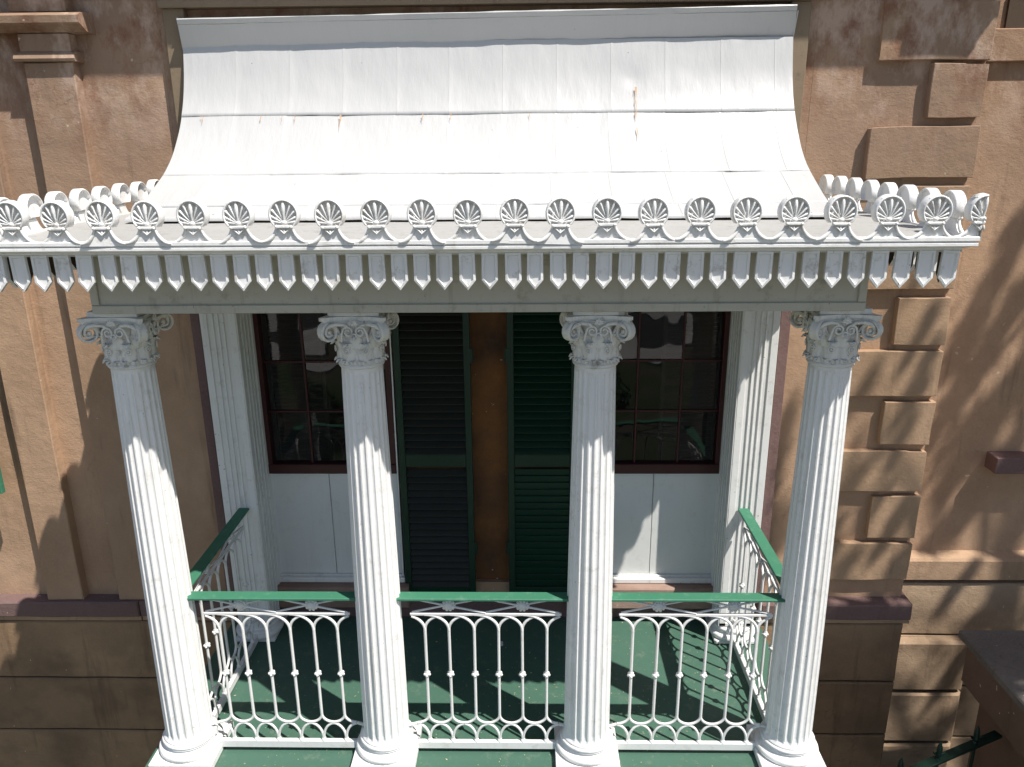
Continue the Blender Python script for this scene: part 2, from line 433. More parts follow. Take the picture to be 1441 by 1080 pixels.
# --- windows
def window(x0, x1, muntins):
    z0, z1 = 1.205, 2.64; y = WY - .005
    f = B(); fw_ = .045
    f.box(x0, x0 + fw_, y - .03, y + .05, z0 + .075, z1, .004); f.box(x1 - fw_, x1, y - .03, y + .05, z0 + .075, z1, .004)
    f.box(x0, x1, y - .035, y + .05, z0, z0 + .075, .005); f.box(x0, x1, y - .03, y + .05, z1, z1 + .05, .004)
    win = part('window', f, 'oxblood', house)
    zz = [z0 + .075, 1.676, 2.045, 2.41, z1]; xx = [x0 + fw_] + muntins + [x1 - fw_]
    for m in muntins: part('muntin', B().box(m - .008, m + .008, y - .01, y + .03, z0 + .075, z1, .004), 'oxblood', win)
    for z in zz[1:-1]: part('muntin', B().box(x0 + fw_, x1 - fw_, y - .006, y + .026, z - .008, z + .008, .004), 'oxblood', win)
    for i in range(len(xx) - 1):
        for k in range(len(zz) - 1):
            t = random.uniform(-.004, .004); u_ = random.uniform(-.004, .004)
            g = B().add([(xx[i] + .008, y + .008 + t, zz[k] + .008), (xx[i + 1] - .008, y + .008 - t, zz[k] + .008), (xx[i + 1] - .008, y + .008 - t + u_, zz[k + 1] - .008), (xx[i] + .008, y + .008 + t + u_, zz[k + 1] - .008)], [(0, 1, 2, 3)])
            part('pane', g, 'glass', win)
    return win
wl = window(-1.648, -.70, [-1.316, -1.02])
wr = window(.62, 1.64, [1.019, 1.328])
# interior louvred blinds
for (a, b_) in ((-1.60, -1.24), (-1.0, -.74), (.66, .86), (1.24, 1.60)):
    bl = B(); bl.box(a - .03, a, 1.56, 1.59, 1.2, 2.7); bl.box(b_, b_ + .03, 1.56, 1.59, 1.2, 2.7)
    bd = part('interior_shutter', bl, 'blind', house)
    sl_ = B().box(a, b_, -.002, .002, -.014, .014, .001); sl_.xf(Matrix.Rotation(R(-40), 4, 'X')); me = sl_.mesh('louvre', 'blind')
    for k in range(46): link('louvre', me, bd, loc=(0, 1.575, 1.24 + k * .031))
# panels under the windows
for (a, b_, sp) in ((-1.644, -.70, -1.205), (.62, 1.639, 1.165)):
    for (p, q) in ((a, sp - .002), (sp + .002, b_)):
        part('panel_board', B().box(p, q, WY - .01, WY + .06, .372, 1.203, .0025), 'panel', house)
    part('sill_board', B().box(a - .02, b_ + .02, WY - .06, WY + .06, .318, .358, .005).box(a, b_, WY - .03, WY + .05, .359, .371, .002), 'white_wood', house)
    part('sill_stone', stone(a - .05, b_ + .05, WY - .13, 1.46, .14, .315, .01, 10, 2, .004), 'sill_stone' if a > 0 else 'sill_stone', house)
part('plinth_stone', stone(-1.95, 1.95, WY - .02, 1.46, -.01, .137, .008, 30, 2, .004), 'purple', house)
bx('plinth_stone', 'block', house, -.68, .60, WY - .02, WY + .03, .141, .30, .006)
bx('jamb_strip', 'white_wood', house, -.698, -.688, WY - .05, WY + .02, .372, 2.65, .001)

# --- louvred shutters folded back against the middle wall
def shutter(x0, x1, yf, tilt, matf, lower_closed):
    f = B(); T = .04; s_ = .047
    z0, z1 = .20, 2.66
    f.box(x0, x0 + s_, yf, yf + T, z0, z1, .003); f.box(x1 - s_, x1, yf, yf + T, z0, z1, .003)
    for a, b_ in ((z0, z0 + .085), (1.268, 1.365), (z1 - .07, z1)): f.box(x0 + s_ + .0003, x1 - s_ - .0003, yf + .003, yf + T - .003, a, b_, .003)
    sh = part('louvred_shutter', f, 'shutter_green', house)
    me = {}
    for nm, ang in (('up', tilt), ('lo', 12 if lower_closed else tilt)):
        g = B().box(x0 + s_, x1 - s_, -.0035, .0035, -.030, .030, .002); g.xf(Matrix.Rotation(R(ang), 4, 'X')); me[nm] = g.mesh('slat', matf)
    z = z0 + .11
    while z < 1.265:
        link('slat', me['lo'], sh, loc=(0, yf + .02, z), rot=(random.uniform(-.03, .03), 0, 0)); z += .0535 if not lower_closed else .0535
    z = 1.39
    while z < z1 - .08:
        link('slat', me['up'], sh, loc=(0, yf + .02, z), rot=(random.uniform(-.03, .03), 0, 0)); z += .0535
    return sh
shutter(-.675, -.145, WY - .065, -44, 'slat', False)
shutter(.108, .600, WY - .065, -44, 'shutter_green', True)
for x, sg in ((-.150, 1), (.115, -1)):
    for z in (.62, 2.1):
        part('hinge', B().box(x - .018, x + .018, WY - .069, WY - .0655, z - .05, z + .05, .001).tube([(x + sg * .02, WY - .068, z - .05), (x + sg * .02, WY - .068, z + .05)], .006, 6), 'shutter_green', house)
wr_ = B().tube([(-.20, WY - .075, .352), (-.0, WY - .072, .342), (.14, WY - .075, .345)], .002, 5)
part('hook_wire', wr_, 'oxblood', house)
# green shutter of the neighbouring window at the far left
fs = B(); fs.box(-3.98, -3.93, 1.2, 1.24, 1.13, 3.2); fs.box(-3.553, -3.503, 1.2, 1.24, 1.13, 3.2); fs.box(-3.93, -3.553, 1.205, 1.235, 1.13, 1.22); fs.box(-3.93, -3.553, 1.21, 1.23, 1.22, 3.2)
part('louvred_shutter', fs, 'green_rail', house)

# the neighbouring window that shutter belongs to, just outside the frame
fw2 = B()
fw2.box(-4.95, -4.88, 1.36, WY + .01, 1.10, 3.2, .004).box(-4.09, -4.02, 1.36, WY + .01, 1.10, 3.2, .004).box(-4.88, -4.09, 1.36, WY + .01, 1.10, 1.18, .004).box(-4.88, -4.09, 1.36, WY + .01, 3.12, 3.2, .004)
nw = part('window', fw2, 'oxblood', house)
part('pane', B().box(-4.88, -4.09, WY - .02, WY - .008, 1.18, 3.12, .001), 'glass', nw)
part('window_backing', B().box(-4.88, -4.09, WY - .006, WY + .005, 1.18, 3.12, .001), 'plaster_dark', nw)
# --- board framing where the canopy meets the wall
bx('flashing_board', 'olive_board', house, -1.985, 1.975, WY - .10, WY + .005, 4.30, 4.40, .004)
for sg in (-1, 1):
    bx('flashing_board', 'olive_board', house, sg * 1.845, sg * (1.975 if sg < 0 else 1.965), WY - .06, WY + .005, 2.9, 4.30, .004)

# ================================================================== CANOPY
can = thing('portico_canopy', 'white swept metal canopy roof with a fringed gutter over the four columns', 'canopy')
HW, OV = 1.855, .315
GX, GY = 2.170, -.47          # outer lip of the gutter
# entablature
e = B()
e.box(-HW, HW, -.145, .15, 2.735, 3.045, .004)
part('entablature_beam', e, 'soiled', can)
for sg in (-1, 1):
    part('entablature_beam', B().box(sg * HW, sg * (HW - .295), .152, WY - .002, 2.735, 3.045, .004), 'soiled', can)
for x0, x1 in ((-HW, .442), (.4445, HW)):
    part('trim_strip', B().box(x0 - .004, x1 + (.004 if x1 > 1 else 0), -.158, -.146, 2.731, 2.772, .003), 'soiled', can)
for sg in (-1, 1):
    part('trim_strip', B().box(sg * (HW + .004), sg * (HW - .034), -.158, -.146, 2.774, 3.04, .003), 'soiled', can)
    part('trim_strip', B().box(sg * (HW + .013), sg * (HW + .001), -.143, WY - .01, 2.731, 2.772, .003), 'soiled', can)
bx('ceiling_board', 'soiled', can, -HW + .297, HW - .297, .152, WY - .004, 2.96, 3.0)
# soffit
s_ = B(); s_.box(-2.13, 2.13, -.42, -.147, 3.046, 3.058, .002)
for sg in (-1, 1): s_.box(sg * 2.13, sg * (HW - .05), -.146, WY - .002, 3.046, 3.058, .002)
part('soffit_board', s_, 'soiled', can)
# gutter: moulded front swept round three sides (profile = outward distance, z)
gp = [(-.09, 3.058), (-.048, 3.055), (-.044, 3.063), (-.030, 3.067), (-.020, 3.073), (-.006, 3.074), (-.002, 3.077), (-.002, 3.088), (-.006, 3.091), (-.012, 3.092), (-.012, 3.096), (-.002, 3.097), (0, 3.099), (0, 3.113), (-.004, 3.117), (-.018, 3.117), (-.022, 3.106)]
def sweep3(prof, name, mat, fl=None):
    path = [((-GX), WY, (-1, 0)), ((-GX), GY, (-1, -1)), (GX, GY, (1, -1)), (GX, WY, (1, 0))]
    V = []; F = []
    for x, y, d in path:
        for o_, z in prof: V.append((x + o_ * d[0], y + o_ * d[1], z))
    n = len(prof)
    for k in range(3):
        for i in range(n): j = (i + 1) % n; F.append((k * n + i, k * n + j, (k + 1) * n + j, (k + 1) * n + i))
    g = B().add(V, F); g.add(V[:n], [tuple(range(n))]); g.add(V[-n:], [tuple(range(n))[::-1]])
    return part(name, g, mat, can)
sweep3(gp, 'gutter', 'white')
# gutter floor, with a little unevenness
gf = B()
def floor_grid(x0, x1, y0, y1, zf, nx, ny):
    V = []; F = []
    for j in range(ny + 1):
        for i in range(nx + 1):
            x = x0 + (x1 - x0) * i / nx; y = y0 + (y1 - y0) * j / ny
            V.append((x, y, zf(x, y) + .004 * noise.noise(Vector((x * 4, y * 4, 0)))))
    for j in range(ny):
        for i in range(nx): a = j * (nx + 1) + i; F.append((a, a + 1, a + nx + 2, a + nx + 1))
    gf.add(V, F, 0, True)
floor_grid(-2.155, 2.155, -.452, .36, lambda x, y: 3.097 + .018 * (y + .45) / .8, 60, 12)
floor_grid(-2.155, -1.84, .3605, WY, lambda x, y: 3.1152, 6, 16)
floor_grid(1.84, 2.155, .3605, WY, lambda x, y: 3.1152, 6, 16)
part('gutter_floor', gf, 'gutter_floor', can)
# --- antefix (local: x across, z up, face towards -y; head centre at origin)
def antefix(half=None):
    g = B(); cz = .0; Rr = .063
    a0, a1 = R(-44), R(224)
    if half == 'L': a0, a1 = R(90), R(224)
    N = 22
    def pt(a, r): return (r * .97 * math.cos(a), r * 1.04 * math.sin(a) * (1.0 if math.sin(a) > 0 else .95))
    # hooded rim
    V = []; F = []
    prof = [(0, -.014), (.004, -.016), (.0085, -.012), (.0095, .030), (.006, .036), (0, .036)]
    for k in range(N + 1):
        a = a0 + (a1 - a0) * k / N
        for d, y in prof:
            x, z = pt(a, Rr - .006 + d); V.append((x, y, z + cz))
    n = len(prof)
    for k in range(N):
        for i in range(n): j = (i + 1) % n; F.append((k * n + j, k * n + i, (k + 1) * n + i, (k + 1) * n + j))
    g.add(V, F, 0, True); g.add(V[:n], [tuple(range(n))]); g.add(V[-n:], [tuple(range(n))[::-1]])
    # back plate
    P = [pt(a0 + (a1 - a0) * k / N, Rr) for k in range(N + 1)]
    if half: P = P + [(0, P[-1][1])]
    g.prism([(x, z + cz) for x, z in P], .009, .018)
    # petals
    base = (0, -.034)
    angs = [90, 66, 114, 43, 137, 21, 159, 0, 180]
    for k, d in enumerate(angs):
        if half == 'L' and d < 89: continue
        a = R(d); L_ = .091 if d == 90 else (.088 if k < 3 else (.077 if k < 5 else (.063 if k < 7 else .052)))
        ex, ez = math.cos(a) * L_ * (.95), base[1] + math.sin(a) * L_ * 1.0 + .006
        pth = [(0, -.004, base[1])]
        for t in (.35, .6, .8, .93, 1):
            pth.append((ex * t, -.004 - .006 * math.sin(PI * t), base[1] + (ez - base[1]) * t))
        rr = [.0022, .0028, .0036, .0052, .0066, .0036] if d != 90 else [.003, .006, .0088, .0080, .0045, .001]
        g.tube(pth, rr, 6)
        if d != 90:
            g.ball((ex * .97 + .004 * math.cos(a + PI / 2 * (1 if d < 90 else -1)) * -1, -.007, ez * .99), .0062, seg=6, rings=4)
    g.ball((0, -.008, -.033), .012, 1.15, .7, .8, 8, 5)
    # collar with two knobs and a drop
    w0 = -.034; w1 = 0 if half else .034
    g.box(w0, w1, -.018, .004, -.055, -.044, .002)
    g.ball((w0 + .003, -.016, -.050), .0085, seg=6, rings=4)
    if not half: g.ball((w1 - .003, -.016, -.050), .0085, seg=6, rings=4)
    g.tube([(-.022 if 1 else 0, -.010, -.060), (-.012, -.012, -.068), (0, -.013, -.080), (.0 if half else .012, -.012, -.068), (0 if half else .022, -.010, -.060)], .0035, 5)
    g.ball((0, -.010, -.071), .0085, .8, .6, 1.4, 6, 4)
    # scroll plate below with a rolled upper edge
    HP = .09862
    def edge(x):
        t = min(1, max(0, (abs(x) - .034) / (HP - .034)))
        return -.117 + .060 * (.4 * (1 - math.sqrt(max(0, 1 - (1 - t) ** 2.3))) + .6 * (1 - t) ** 2.3) if abs(x) > .034 else -.054
    xs = [-HP + HP * 2 * k / 40 for k in range(41)]
    if half: xs = [x for x in xs if x <= .0001]
    top = [(x, edge(x)) for x in xs]; bot = [(x, -.126) for x in xs]
    V = []; F = []
    for (x, z), (_, zb) in zip(top, bot): V += [(x, -.004, zb), (x, -.004, z), (x, .008, z), (x, .008, zb)]
    for k in range(len(xs) - 1):
        for i in range(4): j = (i + 1) % 4; F.append((4 * k + i, 4 * k + j, 4 * k + 4 + j, 4 * k + 4 + i))
    g.add(V, F)
    for sg in ((-1,) if half else (-1, 1)):
        pth = [(sg * x, -.006, edge(x) + .001) for x in [.0342 + (HP - .0342) * (k / 10) ** 1.6 for k in range(11)]]
        rr = [.0065] * 3 + [.007, .0078, .0088, .0095, .0092, .0080, .0070, .0062]
        g.tube(pth, rr, 6)
    return g
AZ = 3.224
am = antefix().mesh('antefix', 'cast_white'); ah = antefix('L').mesh('antefix', 'cast_white')
PX = GX / 11
for k in range(-10, 11):
    o = link('antefix', am, can, loc=(PX * k + random.uniform(-.002, .002), GY + .010, AZ + random.uniform(-.002, .002)), rot=(random.uniform(-.06, .06), random.uniform(-.03, .03), random.uniform(-.04, .04)), scale=(1, random.uniform(.93, 1.05), random.uniform(.975, 1.02)))
PY = .2225
for k in range(1, 9):
    y = GY + PY * k
    for sg in (-1, 1):
        link('antefix', am, can, loc=(sg * (GX - .010), y, AZ + random.uniform(-.002, .002)), rot=(0, 0, sg * PI / 2), scale=(PY / PX, 1, 1))
link('antefix', ah, can, loc=(GX - .002, GY + .008, AZ), rot=(R(4), R(3), 0))
o = link('antefix', ah, can, loc=(GX - .008, GY + .002, AZ), rot=(R(-4), R(0), PI / 2), scale=(-1, 1, 1))
link('antefix', ah, can, loc=(-GX + .002, GY + .008, AZ), rot=(R(4), R(-3), 0), scale=(-1, 1, 1))
link('antefix', ah, can, loc=(-GX + .008, GY + .002, AZ), rot=(R(-4), 0, -PI / 2))
# --- pendants under the gutter
def pendant():
    g = B(); w_, zs, zt, T = .0345, -.120, -.163, .017
    o = [(-w_, 0), (w_, 0), (w_ * 1.04, zs), (0, zt), (-w_ * 1.04, zs)]
    i_ = [(-w_ + .010, -.010), (w_ - .010, -.010), (w_ - .009, zs + .003), (0, zt + .014), (-w_ + .009, zs + .003)]
    i2 = [(-w_ + .014, -.014), (w_ - .014, -.014), (w_ - .013, zs + .005), (0, zt + .019), (-w_ + .013, zs + .005)]
    V = [(x, -T, z) for x, z in o] + [(x, -T - .002, z) for x, z in i_] + [(x, -T + .006, z) for x, z in i2] + [(x, 0, z) for x, z in o]
    F = []
    for k in range(5):
        j = (k + 1) % 5
        F.append((k, k + 5, j + 5, j)); F.append((k + 5, k + 10, j + 10, j + 5)); F.append((k, j, j + 15, k + 15))
    F.append((10, 14, 13, 12, 11))
    g.add(V, F); g.add([(x, 0, z) for x, z in o], [(0, 1, 2, 3, 4)], 1)
    return g.mesh('pendant', ['cast_white', 'pend_back_and_shade'])
pm = pendant(); PYF = GY + .064
for k in range(-21, 22):
    link('pendant', pm, can, loc=(-.012 + .0998 * k + random.uniform(-.0015, .0015), PYF + random.uniform(-.002, .002), 3.053), rot=(random.uniform(-.03, .03), random.uniform(-.024, .024), random.uniform(-.06, .06)))
for k in range(1, 19):
    for sg in (-1, 1):
        link('pendant', pm, can, loc=(sg * (GX - .064), PYF + .0998 * k, 3.053), rot=(random.uniform(-.03, .03), random.uniform(-.018, .018), sg * PI / 2 + random.uniform(-.03, .03)))
# --- swept roof of metal sheets
PF = [(1.345, 4.10), (1.325, 4.010), (1.29, 3.881), (1.237, 3.752), (1.163, 3.633), (1.073, 3.525), (0.98, 3.437), (0.866, 3.359), (0.753, 3.302), (0.649, 3.256), (0.546, 3.214), (0.422, 3.170), (0.308, 3.139)]
cum = [0]
for a, b_ in zip(PF[:-1], PF[1:]): cum.append(cum[-1] + math.dist(a, b_))
def pr(s):
    s = max(0, min(cum[-1], s))
    for k in range(len(PF) - 1):
        if s <= cum[k + 1] + 1e-9:
            t = (s - cum[k]) / (cum[k + 1] - cum[k])
            # catmull rom
            p0 = PF[max(k - 1, 0)]; p1 = PF[k]; p2 = PF[k + 1]; p3 = PF[min(k + 2, len(PF) - 1)]
            return tuple(.5 * ((2 * p1[i]) + (-p0[i] + p2[i]) * t + (2 * p0[i] - 5 * p1[i] + 4 * p2[i] - p3[i]) * t * t + (-p0[i] + 3 * p1[i] - 3 * p2[i] + p3[i]) * t ** 3) for i in (0, 1))
    return PF[-1]
def pn(s):
    a = pr(s - .01); b_ = pr(s + .01); d = Vector((0, b_[0] - a[0], b_[1] - a[1])).normalized()
    return Vector((0, d.z, -d.y)) * (1 if d.z < 0 else -1)
def s_at_z(z):
    lo, hi = 0, cum[-1]
    for _ in range(40):
        m = (lo + hi) / 2
        if pr(m)[1] > z: lo = m
        else: hi = m
    return lo
RW = 1.865
rows = [(0, s_at_z(3.668)), (s_at_z(3.668), s_at_z(3.334)), (s_at_z(3.334), s_at_z(3.186)), (s_at_z(3.186), cum[-1])]
for ri, (sa, sb) in enumerate(rows):
    off = [0, .05, .17, .08][ri]
    ncol = 11; xs = [-RW]
    x = -RW + .33 * (1 - off)
    while x < RW - .1: xs.append(x + random.uniform(-.008, .008)); x += .3285
    xs.append(RW)
    for ci in range(len(xs) - 1):
        x0, x1 = xs[ci], xs[ci + 1]
        nx, ns = 16, max(4, int((sb - sa) / .025))
        V = []; F = []
        lap = -.0012 if ri < 3 else 0
        for j in range(ns + 1):
            s = sa + (sb + lap - sa) * j / ns
            y, z = pr(s); nn = pn(s)
            for i in range(nx + 1):
                t = i / nx; xx = x0 + (x1 - x0) * t + (-.0004 if i == nx and ci < len(xs) - 2 else 0)
                d = .0012 + .0022 * (j / ns) + (.0022 if (i == 0 and ci) else 0) + .0009 * t
                q = Vector((xx * 2.3, s * 2.0, ri * 3.7))
                d += .006 * noise.noise(q) + .0022 * noise.noise(q * 3.3) + .0012 * noise.noise(Vector((xx * 11, s * 1.6, ri))) + .0004 * noise.noise(Vector((xx * 34, s * 9, ri)))
                if j == 0 and ri == 0: d += .004 * noise.noise(Vector((xx * 14, 1, 1)))
                if ri == 0: d -= .008 * math.exp(-((xx - .90) ** 2 + (s - .24) ** 2) / .0032)
                ws = (.0035 * noise.noise(Vector((xx * 7, ri, 5))) + .002 * noise.noise(Vector((xx * 31, ri, 5)))) if j == ns and ri < 3 else 0
                V.append((xx, y + nn.y * d, z + nn.z * d + ws))
        n1 = nx + 1
        for j in range(ns):
            for i in range(nx): a = j * n1 + i; F.append((a, a + n1, a + n1 + 1, a + 1))
        # turned-down lower lip and side lip, so the lap casts its own line
        o_ = len(V)
        for i in range(nx + 1):
            p = V[ns * n1 + i]; nn = pn(sb); V.append((p[0], p[1] - nn.y * .006, p[2] - nn.z * .006 - (.012 if ri == 3 else 0)))
        for i in range(nx): F.append((ns * n1 + i, o_ + i, o_ + i + 1, ns * n1 + i + 1))
        part('roof_sheet', B().add(V, F, 0, True), 'roof', can)
# under-structure closing the ends
sec = [(PF[k][0] + .012, PF[k][1] - .012) for k in range(len(PF))]
body = B().prism([(1.41, 4.09)] + [(a, b_) for a, b_ in sec] + [(.325, 3.121), (1.41, 3.121)], -RW + .002, RW - .002, axis='x')
part('canopy_framing', body, 'seam', can)
for sg in (-1, 1):
    part('roof_end_board', B().prism([(1.415, 4.24), (1.30, 4.24), (1.352, 4.10)] + [(a + .001, b_ + .001) for a, b_ in sec] + [(1.415, 3.122)], sg * (RW - .0015), sg * (RW + .006), axis='x'), 'roof', can)
# slanted fascia above the sheets
fa = B()
nxx = 60; V = []; F = []
fp = [(1.41, 4.262), (1.276, 4.254), (1.272, 4.249), (1.284, 4.224), (1.289, 4.2225), (1.287, 4.2205), (1.352, 4.090), (1.353, 4.083), (1.37, 4.095)]
for i in range(nxx + 1):
    x = -RW - .006 + (2 * RW + .012) * i / nxx
    for k, (y, z) in enumerate(fp):
        wv = .004 * noise.noise(Vector((x * 1.5, k, 0))) + .003 * noise.noise(Vector((x * 6, k, 4))) + .018 * (x / 1.8) - .004
        V.append((x * (1 - .010 * max(0, (z - 4.09) / .17)), y + .3 * wv, z + wv))
n = len(fp)
for i in range(nxx):
    for k in range(n - 1): F.append((i * n + k, (i + 1) * n + k, (i + 1) * n + k + 1, i * n + k + 1))
part('fascia', fa.add(V, F, 0, False), 'roof', can)
# rust weeps below the laps: thin irregular skins lying on the metal
def weep(x, s0, L_, w_):
    V = []; F = []; N = 10
    for k in range(N + 1):
        s = s0 + L_ * k / N; y, z = pr(s); nn = pn(s); ww = w_ * (1 - .75 * k / N) * (1 + .3 * noise.noise(Vector((x * 9, k * .7, 2))))
        xo = x + .004 * noise.noise(Vector((x, k * .3, 7)))
        d = .019 if s0 > .3 else .017
        V += [(xo - ww, y + nn.y * d, z + nn.z * d), (xo + ww, y + nn.y * d, z + nn.z * d)]
    for k in range(N): F.append((2 * k, 2 * k + 2, 2 * k + 3, 2 * k + 1))
    part('rust_streak', B().add(V, F, 0, True), 'rustmark', can)
sm1 = rows[0][1] + .008
for x, L_, w_ in ((-.88, .12, .007), (-1.16, .05, .006), (-1.24, .05, .004), (-1.37, .04, .005), (-.38, .05, .005), (-.21, .05, .005), (.27, .04, .006), (.50, .05, .004), (.91, .20, .006), (-1.73, .06, .01)):
    weep(x, sm1, L_, w_)
weep(.91, .30, .17, .009)

# ================================================================== COLUMNS
def shaft_mesh():
    g = B(); NF = 20; per = 10; seg = NF * per
    zs = [.160, .166, .176, .190, .215, .26, .5, .8, 1.1, 1.4, 1.7, 2.0, 2.25, 2.34, 2.375, 2.395, 2.408, 2.416, 2.432]
    V = []; F = []
    for z in zs:
        t = (z - .16) / (2.43 - .16)
        r = .1335 - .0285 * (t ** 1.5)
        if z < .19: r += .012 * (1 - (z - .16) / .03) ** 2
        dp = min(1, max(0, (z - .172) / .045)) ** .5 * min(1, max(0, (2.412 - z) / .04)) ** .5
        for i in range(seg):
            ph = (i % per) / per
            a = 2 * PI * (i + .0) / seg
            fl = 0
            if ph > 1e-6:
                # fillet of 20%, round channel for the rest
                q = (ph - .10) / .80
                if 0 < q < 1: fl = math.sin(PI * q) ** .6
            rr = r - .0105 * dp * fl * (r / .133)
            V.append((rr * math.cos(a), rr * math.sin(a), z))
    for k in range(len(zs) - 1):
        for i in range(seg): j = (i + 1) % seg; F.append((k * seg + i, k * seg + j, (k + 1) * seg + j, (k + 1) * seg + i))
    g.add(V, F, 0, False); return g
def torus_prof(rc, z0, h, n=8):
    return [(rc + h / 2 * math.sin(PI * k / n), z0 + h / 2 - h / 2 * math.cos(PI * k / n)) for k in range(n + 1)]
def base_mesh():
    g = B()
    p = [(.10, .052)] + torus_prof(.160, .052, .046) + [(.158, .1), (.150, .104), (.147, .112), (.149, .119), (.155, .121), (.155, .124)] + torus_prof(.145, .124, .026, 6) + [(.146, .152), (.146, .159), (.10, .16)]
    g.lathe(p, 64); return g
def leaf(g, ang, rb, z0, h, w_, curl, lobes=5, thick=.004):
    """acanthus leaf hugging the bell, tip curling out"""
    nu, nv = 8, 12; V = []
    for j in range(nv + 1):
        t = j / nv
        z = z0 + h * (t if t < .82 else .82 + .10 * math.sin((t - .82) / .18 * PI * .8))
        out_ = .004 + curl * max(0, (t - .45) / .55) ** 2.2
        ww = w_ * (.62 + .5 * math.sin(PI * min(1, t * .95 + .1))) * (1 - .55 * max(0, (t - .75) / .25) ** 1.5)
        ww *= 1 + .16 * abs(math.sin(t * PI * lobes)) - .08
        for i in range(nu + 1):
            u_ = i / nu * 2 - 1
            da = ww * u_ / (rb + .01)
            rr = rb + out_ + .007 * (1 - abs(u_) ** 1.5) + .0035 * math.cos(u_ * PI * 3) - .006 * abs(u_) ** 3
            if t > .85: z_ = z - .022 * ((t - .85) / .15) * (1 - .4 * abs(u_))
            else: z_ = z
            a = ang + da
            V.append((rr * math.cos(a), rr * math.sin(a), z_))
    F = []; n = nu + 1
    for j in range(nv):
        for i in range(nu): a = j * n + i; F.append((a, a + 1, a + n + 1, a + n))
    o = len(V)
    for (x, y, z) in list(V): r_ = math.hypot(x, y); k = (r_ - thick) / r_; V.append((x * k, y * k, z - .001))
    F += [tuple(reversed([i + o for i in q])) for q in F[:nu * nv]]
    rim = [i for i in range(n)] + [j * n + nu for j in range(1, nv + 1)] + [nv * n + i for i in range(nu - 1, -1, -1)] + [j * n for j in range(nv - 1, 0, -1)]
    for i in range(len(rim)):
        a, b_ = rim[i], rim[(i + 1) % len(rim)]; F.append((b_, a, a + o, b_ + o))
    g.add(V, F, 0, True)
def ribbon(g, path, wv, w_, th):
    """ribbon of width w_ along vector wv, thickness th, path in the plane normal to wv"""
    path = [Vector(p) for p in path]; wv = Vector(wv).normalized(); V = []; F = []
    n = len(path)
    for k in range(n):
        t = (path[min(k + 1, n - 1)] - path[max(k - 1, 0)]).normalized(); nn = t.cross(wv).normalized()
        tw = w_[k] if isinstance(w_, list) else w_
        for a, b_ in ((-1, -1), (-.55, -1.5), (0, -.6), (.55, -1.5), (1, -1), (1, 1), (-1, 1)): V.append(path[k] + wv * a * tw / 2 - nn * b_ * th / 2)
    m = 7
    for k in range(n - 1):
        for i in range(m): j = (i + 1) % m; F.append((k * m + i, k * m + j, (k + 1) * m + j, (k + 1) * m + i))
    g.add(V, F, 0, True); g.add(V[:m], [tuple(range(m))[::-1]]); g.add(V[-m:], [tuple(range(m))])
